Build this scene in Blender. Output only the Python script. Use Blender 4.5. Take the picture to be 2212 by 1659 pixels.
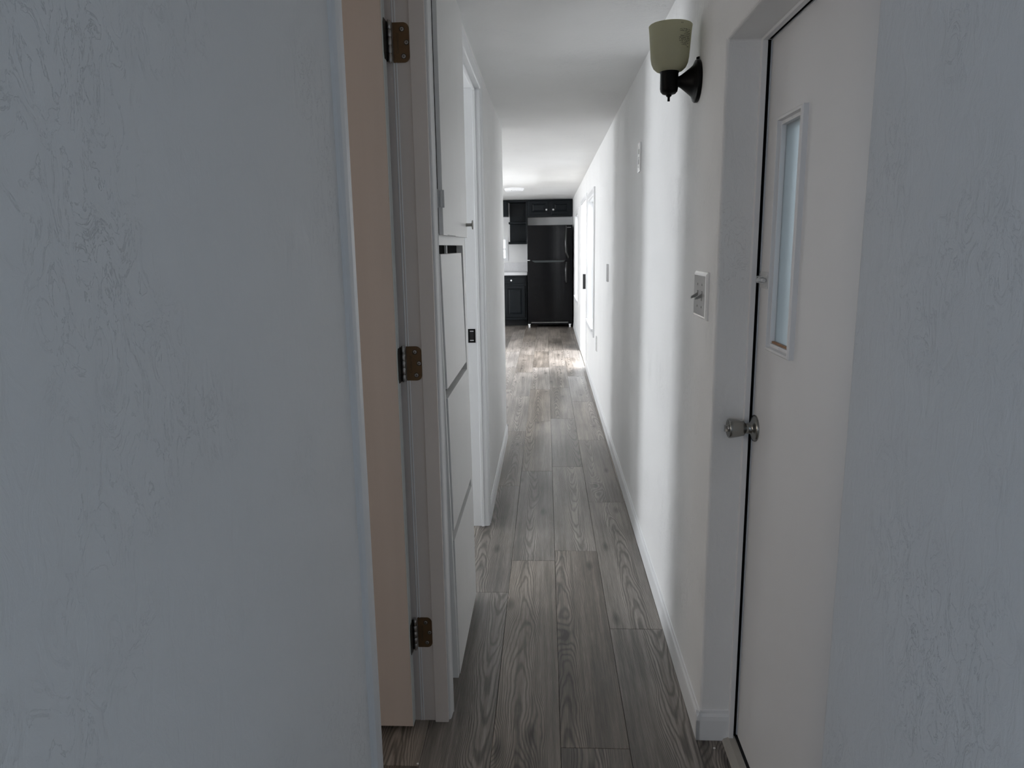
import bpy, bmesh, math, random
from mathutils import Vector, Matrix

random.seed(7)
for o in list(bpy.data.objects):
    bpy.data.objects.remove(o)
SC = bpy.context.scene
COL = SC.collection
PI = math.pi

# ------------------------------------------------------------------ camera
F_PX, YAW, PITCH, ROLL, CAM_H = 1534.9, -0.0491171, 0.1904189, -0.0143662, 1.38
cy, sy = math.cos(YAW), math.sin(YAW)
fwd = Vector((sy, cy, 0)); rgt = Vector((cy, -sy, 0)); up = Vector((0, 0, 1))
fwd, up = fwd * math.cos(PITCH) - up * math.sin(PITCH), up * math.cos(PITCH) + fwd * math.sin(PITCH)
rgt, up = rgt * math.cos(ROLL) + up * math.sin(ROLL), up * math.cos(ROLL) - rgt * math.sin(ROLL)
cam_d = bpy.data.cameras.new('camera')
cam_d.sensor_fit = 'HORIZONTAL'; cam_d.sensor_width = 36.0
cam_d.lens = F_PX / 2212.0 * 36.0
cam_d.clip_start = 0.02; cam_d.clip_end = 200
cam = bpy.data.objects.new('camera', cam_d); COL.objects.link(cam)
m = Matrix.Identity(4)
for i in range(3):
    m[i][0] = rgt[i]; m[i][1] = up[i]; m[i][2] = -fwd[i]
m[2][3] = CAM_H
cam.matrix_world = m
SC.camera = cam

# ------------------------------------------------------------------ world, daylight, exposure
SC.view_settings.view_transform = 'Standard'
SC.view_settings.look = 'None'
SC.view_settings.gamma = 1.0
SC.view_settings.use_curve_mapping = False
SC.view_settings.exposure = 0.52
try:
    SC.cycles.use_denoising = True
    SC.cycles.denoiser = 'OPENIMAGEDENOISE'
    SC.cycles.max_bounces = 14
    SC.cycles.diffuse_bounces = 8
    SC.cycles.sample_clamp_indirect = 6.0
except Exception:
    pass
W = bpy.data.worlds.new('overcast_sky'); SC.world = W
W.use_nodes = True
wn = W.node_tree.nodes; wl = W.node_tree.links
bg = wn['Background']
bg.inputs['Color'].default_value = (0.86, 0.93, 1.0, 1)
bg.inputs['Strength'].default_value = 1.0

RW_A = -0.0049            # the long right wall is a touch out of parallel


def rwp(x, y, z=0.0):
    return Vector((x * math.cos(RW_A) - y * math.sin(RW_A), x * math.sin(RW_A) + y * math.cos(RW_A), z))


def daylight(name, loc, direction, sx, sy_, power, color):
    d = bpy.data.lights.new(name, 'AREA')
    d.shape = 'RECTANGLE'; d.size = sx; d.size_y = sy_
    d.energy = power; d.color = color
    o = bpy.data.objects.new(name, d); COL.objects.link(o)
    o.location = loc
    o.rotation_euler = Vector(direction).to_track_quat('-Z', 'Y').to_euler()
    return o


DAY = (0.93, 0.96, 1.0)
COOL = (0.60, 0.77, 1.0)
# daylight at each window and open door of the home (placed just outside the opening), plus an added rear side fill
daylight('daylight_living_window', (-4.15, 6.7, 1.45), (1, 0, -0.05), 1.5, 1.2, 49, DAY)
daylight('daylight_dining_window', (-4.15, 10.2, 1.45), (1, 0, -0.05), 1.6, 1.2, 44, DAY)
daylight('daylight_right_window', rwp(1.0, 7.2, 1.75), (-1, 0, -0.45), 1.1, 1.1, 75, DAY)
daylight('daylight_open_door', rwp(1.15, 8.82, 1.8), (-1, 0, -0.6), 1.3, 1.3, 160, DAY)
daylight('daylight_end_window', rwp(1.0, 10.85, 1.75), (-1, 0, -0.45), 1.2, 1.1, 32, DAY)
daylight('daylight_sink_window', (-1.15, 13.6, 1.35), (0, -1, 0), 0.75, 0.35, 5, DAY)
daylight('daylight_middle_room', (-4.15, 4.1, 1.4), (1, -0.22, 0), 1.2, 1.1, 62, DAY)
daylight('daylight_near_room', (-4.15, 0.55, 1.4), (1, 0.1, 0), 0.9, 0.9, 10.5, (1.0, 0.87, 0.76))
daylight('daylight_rear_window', (-2.2, -3.75, 1.5), (0.15, 1, 0.15), 1.6, 1.1, 23, COOL)
daylight('fill_rear_side', rwp(0.85, -1.9, 1.45), (-1, 0.1, 0.15), 1.3, 1.1, 8, (0.80, 0.89, 1.0))  # unseen fill added to brighten the near left wall


# ------------------------------------------------------------------ materials
def srgb(r, g, b):
    f = lambda c: (c / 255 / 12.92) if c / 255 <= 0.04045 else ((c / 255 + 0.055) / 1.055) ** 2.4
    return (f(r), f(g), f(b), 1)


def new_mat(name):
    mt = bpy.data.materials.new(name); mt.use_nodes = True
    nt = mt.node_tree
    return mt, nt, nt.nodes, nt.links, nt.nodes['Principled BSDF']


def node(nt, typ, **kw):
    n = nt.nodes.new(typ)
    for k, v in kw.items():
        if hasattr(n, k):
            setattr(n, k, v)
        else:
            n.inputs[k].default_value = v
    return n


def mat(name, col, rough=0.5, metal=0.0, spec=0.5, noise=0.0, nscale=20.0, bump=0.0, bscale=60.0, stretch=(1, 1, 1)):
    mt, nt, N, L, P = new_mat(name)
    P.inputs['Base Color'].default_value = col
    P.inputs['Roughness'].default_value = rough
    P.inputs['Metallic'].default_value = metal
    P.inputs['Specular IOR Level'].default_value = spec
    tc = node(nt, 'ShaderNodeTexCoord'); mp = node(nt, 'ShaderNodeMapping')
    mp.inputs['Scale'].default_value = stretch
    L.new(tc.outputs['Object'], mp.inputs['Vector'])
    nz = node(nt, 'ShaderNodeTexNoise'); nz.inputs['Scale'].default_value = nscale; nz.inputs['Detail'].default_value = 4
    L.new(mp.outputs[0], nz.inputs['Vector'])
    mx = node(nt, 'ShaderNodeMix', data_type='RGBA')
    a = tuple(c * (1 - noise) for c in col[:3]) + (1,); b = tuple(min(1, c * (1 + noise)) for c in col[:3]) + (1,)
    mx.inputs[6].default_value = a; mx.inputs[7].default_value = b
    L.new(nz.outputs['Fac'], mx.inputs[0]); L.new(mx.outputs[2], P.inputs['Base Color'])
    if bump:
        n2 = node(nt, 'ShaderNodeTexNoise'); n2.inputs['Scale'].default_value = bscale; n2.inputs['Detail'].default_value = 3
        L.new(mp.outputs[0], n2.inputs['Vector'])
        bp = node(nt, 'ShaderNodeBump'); bp.inputs['Strength'].default_value = bump; bp.inputs['Distance'].default_value = 0.002
        L.new(n2.outputs['Fac'], bp.inputs['Height']); L.new(bp.outputs[0], P.inputs['Normal'])
    return mt


def plaster(name, col, strength=0.5, ceil=False):
    """skip-trowel plaster under matt paint: soft swells, trowel drags and small torn ridges"""
    mt, nt, N, L, P = new_mat(name)
    P.inputs['Roughness'].default_value = 0.62
    P.inputs['Specular IOR Level'].default_value = 0.3
    tc = node(nt, 'ShaderNodeTexCoord')
    soft = node(nt, 'ShaderNodeTexNoise'); soft.inputs['Scale'].default_value = 2.2; soft.inputs['Detail'].default_value = 3
    L.new(tc.outputs['Object'], soft.inputs['Vector'])
    mp = node(nt, 'ShaderNodeMapping')
    mp.inputs['Scale'].default_value = (9, 9, 5.0) if not ceil else (5, 9, 9)
    L.new(tc.outputs['Object'], mp.inputs['Vector'])
    drag = node(nt, 'ShaderNodeTexNoise'); drag.inputs['Scale'].default_value = 4.6; drag.inputs['Detail'].default_value = 7
    drag.inputs['Roughness'].default_value = 0.62; drag.inputs['Distortion'].default_value = 1.2
    L.new(mp.outputs[0], drag.inputs['Vector'])
    # torn ridge lines: where the drag noise crosses its mid value, only in patches
    sb = node(nt, 'ShaderNodeMath', operation='SUBTRACT'); sb.inputs[1].default_value = 0.5
    L.new(drag.outputs['Fac'], sb.inputs[0])
    ab = node(nt, 'ShaderNodeMath', operation='ABSOLUTE'); L.new(sb.outputs[0], ab.inputs[0])
    rd = node(nt, 'ShaderNodeMapRange'); rd.inputs['From Min'].default_value = 0.0; rd.inputs['From Max'].default_value = 0.010
    rd.inputs['To Min'].default_value = 1.0; rd.inputs['To Max'].default_value = 0.0
    L.new(ab.outputs[0], rd.inputs['Value'])
    pt = node(nt, 'ShaderNodeTexNoise'); pt.inputs['Scale'].default_value = 3.4; pt.inputs['Detail'].default_value = 2
    L.new(tc.outputs['Object'], pt.inputs['Vector'])
    pr = node(nt, 'ShaderNodeMapRange'); pr.inputs['From Min'].default_value = 0.52; pr.inputs['From Max'].default_value = 0.72
    L.new(pt.outputs['Fac'], pr.inputs['Value'])
    rm = node(nt, 'ShaderNodeMath', operation='MULTIPLY'); L.new(rd.outputs[0], rm.inputs[0]); L.new(pr.outputs[0], rm.inputs[1])
    fine = node(nt, 'ShaderNodeTexNoise'); fine.inputs['Scale'].default_value = 190; fine.inputs['Detail'].default_value = 2
    L.new(tc.outputs['Object'], fine.inputs['Vector'])
    h1 = node(nt, 'ShaderNodeMath', operation='MULTIPLY_ADD'); h1.inputs[1].default_value = 2.6
    L.new(soft.outputs['Fac'], h1.inputs[0]); L.new(rm.outputs[0], h1.inputs[2])
    h2 = node(nt, 'ShaderNodeMath', operation='MULTIPLY_ADD'); h2.inputs[1].default_value = 0.12
    L.new(fine.outputs['Fac'], h2.inputs[0]); L.new(h1.outputs[0], h2.inputs[2])
    h3 = node(nt, 'ShaderNodeMath', operation='MULTIPLY_ADD'); h3.inputs[1].default_value = 1.1
    L.new(drag.outputs['Fac'], h3.inputs[0]); L.new(h2.outputs[0], h3.inputs[2])
    bp = node(nt, 'ShaderNodeBump'); bp.inputs['Strength'].default_value = strength; bp.inputs['Distance'].default_value = 0.0035
    L.new(h3.outputs[0], bp.inputs['Height']); L.new(bp.outputs[0], P.inputs['Normal'])
    mx = node(nt, 'ShaderNodeMix', data_type='RGBA')
    mx.inputs[6].default_value = tuple(c * 0.95 for c in col[:3]) + (1,)
    mx.inputs[7].default_value = tuple(min(1, c * 1.04) for c in col[:3]) + (1,)
    L.new(soft.outputs['Fac'], mx.inputs[0])
    mk = node(nt, 'ShaderNodeMix', data_type='RGBA')      # slightly darker tone along the torn ridge lines
    mk.inputs[7].default_value = tuple(c * 0.62 for c in col[:3]) + (1,)
    sc_ = node(nt, 'ShaderNodeMath', operation='MULTIPLY'); sc_.inputs[1].default_value = 0.42
    L.new(rm.outputs[0], sc_.inputs[0]); L.new(sc_.outputs[0], mk.inputs[0])
    L.new(mx.outputs[2], mk.inputs[6]); L.new(mk.outputs[2], P.inputs['Base Color'])
    return mt


def plank_mat(name):
    """grey-brown oak-look planks: cathedral grain, fine pores, knots; every plank differs"""
    mt, nt, N, L, P = new_mat(name)
    tc = node(nt, 'ShaderNodeTexCoord'); oi = node(nt, 'ShaderNodeObjectInfo')
    sx = node(nt, 'ShaderNodeSeparateXYZ'); L.new(tc.outputs['Object'], sx.inputs[0])

    def mth(op, a, b=None, c=None):
        n = node(nt, 'ShaderNodeMath', operation=op)
        for i, v in enumerate((a, b, c)):
            if v is None:
                continue
            if isinstance(v, (int, float)):
                n.inputs[i].default_value = v
            else:
                L.new(v, n.inputs[i])
        return n.outputs[0]

    rnd = oi.outputs['Random']
    off = mth('MULTIPLY', rnd, 53.0)
    cx = node(nt, 'ShaderNodeCombineXYZ')
    L.new(sx.outputs[0], cx.inputs[0]); L.new(sx.outputs[1], cx.inputs[1]); L.new(off, cx.inputs[2])
    vec = cx.outputs[0]

    def noise(scale, sc3, detail=3, dist=0.0, rough=0.5):
        mp = node(nt, 'ShaderNodeMapping'); mp.inputs['Scale'].default_value = sc3
        L.new(vec, mp.inputs['Vector'])
        n = node(nt, 'ShaderNodeTexNoise'); n.inputs['Scale'].default_value = scale
        n.inputs['Detail'].default_value = detail; n.inputs['Distortion'].default_value = dist
        n.inputs['Roughness'].default_value = rough
        L.new(mp.outputs[0], n.inputs['Vector'])
        return n.outputs['Fac']

    wob = noise(1.0, (5, 2.2, 1), 2)
    wob2 = noise(1.0, (16, 5, 1), 3)
    cen = mth('MULTIPLY', mth('SUBTRACT', mth('FRACT', mth('MULTIPLY', rnd, 7.31)), 0.5), 0.16)
    xx = mth('ADD', mth('SUBTRACT', sx.outputs[0], cen), mth('MULTIPLY', mth('SUBTRACT', wob, 0.5), 0.075))
    par = mth('MULTIPLY', mth('MULTIPLY', xx, xx), 1700.0)
    sign = mth('SUBTRACT', mth('MULTIPLY', mth('GREATER_THAN', mth('FRACT', mth('MULTIPLY', rnd, 13.7)), 0.5), 2.0), 1.0)
    lin = mth('MULTIPLY', mth('MULTIPLY', sx.outputs[1], 6.5), sign)
    kv = node(nt, 'ShaderNodeCombineXYZ')
    L.new(mth('MULTIPLY', mth('ADD', sx.outputs[0], mth('MULTIPLY', off, 0.7)), 4.0), kv.inputs[0])
    L.new(mth('MULTIPLY', mth('ADD', sx.outputs[1], mth('MULTIPLY', off, 1.9)), 1.25), kv.inputs[1])
    knot = node(nt, 'ShaderNodeTexVoronoi', voronoi_dimensions='2D'); knot.inputs['Scale'].default_value = 1.0
    L.new(kv.outputs[0], knot.inputs['Vector'])
    kd = node(nt, 'ShaderNodeMapRange'); kd.inputs['From Min'].default_value = 0.012; kd.inputs['From Max'].default_value = 0.075
    kd.inputs['To Min'].default_value = 1.0; kd.inputs['To Max'].default_value = 0.0
    L.new(knot.outputs['Distance'], kd.inputs['Value'])
    kw_ = node(nt, 'ShaderNodeMapRange', interpolation_type='SMOOTHSTEP'); kw_.inputs['From Min'].default_value = 0.0; kw_.inputs['From Max'].default_value = 0.22
    kw_.inputs['To Min'].default_value = 1.0; kw_.inputs['To Max'].default_value = 0.0
    L.new(knot.outputs['Distance'], kw_.inputs['Value'])
    ph = mth('ADD', mth('ADD', par, lin), mth('ADD', mth('MULTIPLY', wob2, 2.4), mth('MULTIPLY', kw_.outputs[0], 4.0)))
    ring = mth('MULTIPLY_ADD', mth('SINE', mth('MULTIPLY', ph, 6.2832)), 0.5, 0.5)
    ring = mth('SUBTRACT', 1.0, mth('POWER', ring, 2.2))
    pores = noise(1.0, (420, 11, 1), 3, 0.0, 0.65)
    streak = noise(1.0, (60, 1.3, 1), 4, 0.6)
    patch = noise(1.0, (8, 1.7, 1), 3)
    g = mth('MULTIPLY', mth('SUBTRACT', ring, 0.5), mth('MULTIPLY_ADD', streak, 0.55, 0.10))
    g = mth('ADD', g, mth('MULTIPLY', mth('SUBTRACT', pores, 0.5), 0.85))
    g = mth('ADD', g, mth('MULTIPLY', mth('SUBTRACT', streak, 0.5), 0.75))
    g = mth('ADD', g, mth('MULTIPLY', mth('SUBTRACT', patch, 0.5), 0.85))
    g = mth('SUBTRACT', g, mth('MULTIPLY', kd.outputs[0], 0.42))
    g = mth('ADD', g, 0.47)
    tone = mth('MULTIPLY', mth('SUBTRACT', mth('FRACT', mth('MULTIPLY', rnd, 3.77)), 0.5), 0.26)
    g = mth('ADD', g, tone)
    cr = node(nt, 'ShaderNodeValToRGB')
    e = cr.color_ramp.elements
    e[0].position = 0.0; e[0].color = (0.030, 0.024, 0.019, 1)
    e[1].position = 1.0; e[1].color = (0.37, 0.32, 0.275, 1)
    e2 = cr.color_ramp.elements.new(0.5); e2.color = (0.150, 0.129, 0.109, 1)
    L.new(g, cr.inputs[0])
    hs = node(nt, 'ShaderNodeHueSaturation')
    sat = mth('MULTIPLY_ADD', mth('FRACT', mth('MULTIPLY', rnd, 5.13)), 0.4, 0.72)
    L.new(sat, hs.inputs['Saturation']); L.new(cr.outputs[0], hs.inputs['Color'])
    L.new(hs.outputs[0], P.inputs['Base Color'])
    P.inputs['Roughness'].default_value = 0.42
    rr = mth('MULTIPLY_ADD', pores, 0.16, 0.27)
    L.new(rr, P.inputs['Roughness'])
    P.inputs['Specular IOR Level'].default_value = 0.55
    bp = node(nt, 'ShaderNodeBump'); bp.inputs['Strength'].default_value = 0.35; bp.inputs['Distance'].default_value = 0.0012
    L.new(mth('ADD', pores, mth('MULTIPLY', ring, 0.5)), bp.inputs['Height']); L.new(bp.outputs[0], P.inputs['Normal'])
    return mt


M = {}
M['wall'] = plaster('wall_plaster', (0.875, 0.875, 0.87, 1), 0.5)
M['ceiling'] = plaster('ceiling_plaster', (0.885, 0.89, 0.885, 1), 0.5, True)
M['trim'] = mat('trim_paint', (0.79, 0.795, 0.80, 1), 0.38, noise=0.03, nscale=6, bump=0.06, bscale=120)
M['trimwhite'] = mat('trim_paint_white', (0.84, 0.85, 0.86, 1), 0.35, noise=0.02, nscale=6)
M['tandoor'] = mat('door_paint_beige', (0.66, 0.565, 0.50, 1), 0.45, noise=0.05, nscale=5, bump=0.10, bscale=70, stretch=(6, 6, 0.35))
M['jamb'] = mat('jamb_paint', (0.76, 0.71, 0.68, 1), 0.42, noise=0.04, nscale=9, bump=0.05, bscale=90)
M['jambblue'] = plaster('jamb_plaster', (0.70, 0.715, 0.73, 1), 0.4)
M['extdoor'] = mat('entry_door_paint', (0.80, 0.80, 0.805, 1), 0.42, noise=0.02, nscale=5, bump=0.07, bscale=110)
M['cabinet'] = mat('cabinet_paint', (0.80, 0.80, 0.79, 1), 0.4, noise=0.03, nscale=12, bump=0.12, bscale=150, stretch=(1, 1, 0.5))
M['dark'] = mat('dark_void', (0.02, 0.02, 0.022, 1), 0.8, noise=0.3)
M['edgepaint'] = mat('door_edge_paint', (0.70, 0.74, 0.74, 1), 0.45, noise=0.04)
M['gapshade'] = mat('gap_shade_black', (0.004, 0.004, 0.004, 1), 0.9, 0, 0.1, noise=0.2)  # near-black that stands for shade in narrow gaps and the slot
M['plank'] = plank_mat('oak_plank')
M['underlay'] = mat('floor_underlay', (0.05, 0.047, 0.044, 1), 0.8, noise=0.2)
M['brass'] = mat('antique_brass', (0.16, 0.098, 0.05, 1), 0.45, 0.55, noise=0.15, nscale=40)
M['brassdark'] = mat('hinge_steel_dark', (0.045, 0.042, 0.036, 1), 0.42, 0.6, noise=0.2, nscale=60)
M['steel'] = mat('satin_steel', (0.42, 0.41, 0.40, 1), 0.3, 1.0, noise=0.08, nscale=60)
M['nickel'] = mat('satin_nickel', (0.34, 0.335, 0.315, 1), 0.26, 1.0, noise=0.06, nscale=40)
M['screwdark'] = mat('screw_recess', (0.015, 0.014, 0.013, 1), 0.6, noise=0.2)
M['letter'] = mat('stamped_lettering', (0.05, 0.04, 0.02, 1), 0.6, noise=0.2)
M['black'] = mat('sconce_black_metal', (0.003, 0.003, 0.003, 1), 0.40, 0.0, 0.15, noise=0.2, nscale=30)
M['fridge'] = mat('black_fridge_gloss', (0.004, 0.004, 0.0045, 1), 0.16, 0.0, 0.13, noise=0.1, nscale=10, bump=0.03, bscale=300)
M['fridgebody'] = mat('black_fridge_body', (0.005, 0.005, 0.006, 1), 0.5, 0, 0.2, noise=0.2)
M['handle'] = mat('black_handle_gloss', (0.006, 0.006, 0.007, 1), 0.18, 0.0, 0.8, noise=0.1)
M['kitchen'] = mat('kitchen_cabinet_navy', (0.0055, 0.0085, 0.011, 1), 0.42, 0, 0.22, noise=0.12, nscale=14, bump=0.05)
M['counter'] = mat('worktop_laminate', (0.74, 0.74, 0.75, 1), 0.3, noise=0.12, nscale=60)
M['plate'] = mat('switch_plate_plastic', (0.88, 0.88, 0.88, 1), 0.09, noise=0.02)
M['plategrey'] = mat('toggle_grey', (0.30, 0.30, 0.295, 1), 0.45, noise=0.05)
M['latch'] = mat('painted_latch', (0.66, 0.67, 0.67, 1), 0.4, noise=0.06, nscale=80, bump=0.2, bscale=300)
M['threshold'] = mat('threshold_beige', (0.42, 0.40, 0.36, 1), 0.45, noise=0.08, nscale=40)
M['yellow'] = mat('weatherstrip_cream', (0.50, 0.43, 0.24, 1), 0.5, noise=0.12, nscale=18)
M['sillwood'] = mat('bare_wood_sill', (0.33, 0.17, 0.08, 1), 0.6, noise=0.35, nscale=50)
M['vinyl'] = mat('window_vinyl', (0.86, 0.87, 0.88, 1), 0.35, noise=0.02)
M['ground'] = mat('gravel_yard', (0.42, 0.40, 0.37, 1), 0.9, noise=0.3, nscale=12, bump=0.4)
M['crumb'] = mat('plaster_crumb', (0.75, 0.74, 0.72, 1), 0.8, noise=0.1, bump=0.3)


def shade_glass():
    mt, nt, N, L, P = new_mat('frosted_cream_glass')
    out = N['Material Output']
    N.remove(P)
    d = node(nt, 'ShaderNodeBsdfDiffuse'); d.inputs['Color'].default_value = (0.70, 0.69, 0.53, 1)
    t = node(nt, 'ShaderNodeBsdfTranslucent'); t.inputs['Color'].default_value = (0.82, 0.81, 0.64, 1)
    g = node(nt, 'ShaderNodeBsdfGlossy'); g.inputs['Color'].default_value = (0.8, 0.8, 0.8, 1); g.inputs['Roughness'].default_value = 0.45
    tc = node(nt, 'ShaderNodeTexCoord'); nz = node(nt, 'ShaderNodeTexNoise'); nz.inputs['Scale'].default_value = 30
    L.new(tc.outputs['Object'], nz.inputs['Vector'])
    mr = node(nt, 'ShaderNodeMapRange'); mr.inputs['To Min'].default_value = 0.38; mr.inputs['To Max'].default_value = 0.52
    L.new(nz.outputs['Fac'], mr.inputs['Value'])
    m1 = node(nt, 'ShaderNodeMixShader'); L.new(mr.outputs[0], m1.inputs[0])
    L.new(d.outputs[0], m1.inputs[1]); L.new(t.outputs[0], m1.inputs[2])
    m2 = node(nt, 'ShaderNodeMixShader'); m2.inputs[0].default_value = 0.04
    L.new(m1.outputs[0], m2.inputs[1]); L.new(g.outputs[0], m2.inputs[2])
    L.new(m2.outputs[0], out.inputs['Surface'])
    return mt


def glass(name, col, rough):
    mt, nt, N, L, P = new_mat(name)
    P.inputs['Base Color'].default_value = col
    P.inputs['Roughness'].default_value = rough
    P.inputs['Transmission Weight'].default_value = 1.0
    P.inputs['IOR'].default_value = 1.1 if rough < 0.05 else 1.3
    tc = node(nt, 'ShaderNodeTexCoord'); nz = node(nt, 'ShaderNodeTexNoise'); nz.inputs['Scale'].default_value = 160
    L.new(tc.outputs['Object'], nz.inputs['Vector'])
    bp = node(nt, 'ShaderNodeBump'); bp.inputs['Strength'].default_value = 0.02 if rough < 0.05 else 0.3
    bp.inputs['Distance'].default_value = 0.001
    L.new(nz.outputs['Fac'], bp.inputs['Height']); L.new(bp.outputs[0], P.inputs['Normal'])
    return mt


M['shade'] = shade_glass()
M['glass'] = glass('window_glass', (0.98, 0.99, 1.0, 1), 0.0)
M['obscure'] = glass('obscure_door_glass', (0.50, 0.57, 0.60, 1), 0.35)


# ------------------------------------------------------------------ mesh helpers
class MB:
    def __init__(self):
        self.v = []; self.f = []; self.sm = []

    def add(self, vs, fs, smooth=False):
        b = len(self.v)
        self.v += [tuple(p) for p in vs]
        self.f += [tuple(b + i for i in f) for f in fs]
        self.sm += [smooth] * len(fs)
        return self

    def box(self, x0, x1, y0, y1, z0, z1, ch=0.0):
        if x0 > x1: x0, x1 = x1, x0
        if y0 > y1: y0, y1 = y1, y0
        if z0 > z1: z0, z1 = z1, z0
        if ch <= 0:
            v = [(x, y, z) for z in (z0, z1) for y in (y0, y1) for x in (x0, x1)]
            return self.add(v, [(0, 2, 3, 1), (4, 5, 7, 6), (0, 1, 5, 4), (2, 6, 7, 3), (0, 4, 6, 2), (1, 3, 7, 5)])
        bm = bmesh.new()
        bmesh.ops.create_cube(bm, size=1.0)
        for q in bm.verts:
            q.co = Vector(((x0 + x1) / 2 + q.co.x * (x1 - x0), (y0 + y1) / 2 + q.co.y * (y1 - y0), (z0 + z1) / 2 + q.co.z * (z1 - z0)))
        bmesh.ops.bevel(bm, geom=list(bm.edges), offset=ch, segments=2, profile=0.5, affect='EDGES')
        bm.verts.index_update()
        self.add([q.co.copy() for q in bm.verts], [tuple(q.index for q in f.verts) for f in bm.faces])
        bm.free()
        return self

    def prism(self, pts, axis, a, b, smooth=False):
        """closed 2D outline pts extruded along axis ('x','y','z') from a to b"""
        n = len(pts)

        def p3(p, t):
            if axis == 'x': return (t, p[0], p[1])
            if axis == 'y': return (p[0], t, p[1])
            return (p[0], p[1], t)
        vs = [p3(p, a) for p in pts] + [p3(p, b) for p in pts]
        self.add(vs, [(i, (i + 1) % n, n + (i + 1) % n, n + i) for i in range(n)], smooth)
        self.add([p3(p, a) for p in pts], [tuple(range(n))[::-1]])
        self.add([p3(p, b) for p in pts], [tuple(range(n))])
        return self

    def lathe(self, prof, origin, axis=(0, 0, 1), n=40, smooth=True, cap0=True, cap1=True):
        """prof: list of (radius, height along axis)"""
        ax = Vector(axis).normalized()
        u = ax.orthogonal().normalized(); w = ax.cross(u)
        o = Vector(origin)
        vs = []
        for r, h in prof:
            for k in range(n):
                a = 2 * PI * k / n
                vs.append(o + ax * h + (u * math.cos(a) + w * math.sin(a)) * r)
        fs = []
        for i in range(len(prof) - 1):
            for k in range(n):
                k2 = (k + 1) % n
                fs.append((i * n + k, i * n + k2, (i + 1) * n + k2, (i + 1) * n + k))
        self.add(vs, fs, smooth)
        if cap0 and prof[0][0] > 1e-6:
            self.add(vs[:n], [tuple(range(n))[::-1]])
        if cap1 and prof[-1][0] > 1e-6:
            self.add(vs[-n:], [tuple(range(n))])
        return self

    def cyl(self, p0, p1, r, n=24, ch=0.0):
        p0 = Vector(p0); p1 = Vector(p1); d = (p1 - p0); L_ = d.length
        pr = [(r, 0), (r, L_)] if ch <= 0 else [(r - ch, 0), (r, ch), (r, L_ - ch), (r - ch, L_)]
        return self.lathe(pr, p0, d, n)

    def tube(self, pts, r, n=12):
        pts = [Vector(p) for p in pts]
        rs = r if isinstance(r, (list, tuple)) else [r] * len(pts)
        vs = []; up_ = None
        for i, p in enumerate(pts):
            t = (pts[min(i + 1, len(pts) - 1)] - pts[max(i - 1, 0)]).normalized()
            if up_ is None: up_ = t.orthogonal().normalized()
            up_ = (up_ - t * up_.dot(t)).normalized(); w = t.cross(up_)
            for k in range(n):
                a = 2 * PI * k / n
                vs.append(p + (up_ * math.cos(a) + w * math.sin(a)) * rs[i])
        fs = [(i * n + k, i * n + (k + 1) % n, (i + 1) * n + (k + 1) % n, (i + 1) * n + k) for i in range(len(pts) - 1) for k in range(n)]
        self.add(vs, fs, True)
        self.add(vs[:n], [tuple(range(n))[::-1]]); self.add(vs[-n:], [tuple(range(n))])
        return self

    def ring_sweep(self, prof, rect, to3, closed=True):
        """mitred rectangular frame; prof [(inset, height)], rect (a0,a1,b0,b1), to3(a,b,h)->xyz"""
        a0, a1, b0, b1 = rect
        vs = []
        for d, h in prof:
            vs += [to3(a0 + d, b0 + d, h), to3(a1 - d, b0 + d, h), to3(a1 - d, b1 - d, h), to3(a0 + d, b1 - d, h)]
        fs = []
        n = len(prof)
        for i in range(n if closed else n - 1):
            j = (i + 1) % n
            for k in range(4):
                k2 = (k + 1) % 4
                fs.append((i * 4 + k, i * 4 + k2, j * 4 + k2, j * 4 + k))
        return self.add(vs, fs)

    def wall(self, axis, c0, c1, a0, a1, z0, z1, holes):
        """wall slab: thickness c0..c1 along axis ('x' or 'y'), length a0..a1, rectangular holes (a0,a1,z0,z1) with reveals"""
        A = sorted({a0, a1} | {h for q in holes for h in q[:2]}); Z = sorted({z0, z1} | {h for q in holes for h in q[2:]})
        A = [a for a in A if a0 <= a <= a1]; Z = [z for z in Z if z0 <= z <= z1]

        def solid(i, j):
            if i < 0 or j < 0 or i >= len(A) - 1 or j >= len(Z) - 1: return False
            ca = (A[i] + A[i + 1]) / 2; cz = (Z[j] + Z[j + 1]) / 2
            return not any(q[0] < ca < q[1] and q[2] < cz < q[3] for q in holes)

        def P(c, a, z):
            return (c, a, z) if axis == 'x' else (a, c, z)
        for i in range(len(A) - 1):
            for j in range(len(Z) - 1):
                if not solid(i, j): continue
                a, b, z, y = A[i], A[i + 1], Z[j], Z[j + 1]
                self.add([P(c0, a, z), P(c0, b, z), P(c0, b, y), P(c0, a, y)], [(0, 1, 2, 3)])
                self.add([P(c1, a, z), P(c1, b, z), P(c1, b, y), P(c1, a, y)], [(3, 2, 1, 0)])
                for (di, dj, e) in ((-1, 0, (a, z, a, y)), (1, 0, (b, z, b, y)), (0, -1, (a, z, b, z)), (0, 1, (a, y, b, y))):
                    if not solid(i + di, j + dj):
                        self.add([P(c0, e[0], e[1]), P(c1, e[0], e[1]), P(c1, e[2], e[3]), P(c0, e[2], e[3])], [(0, 1, 2, 3)])
        return self

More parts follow.
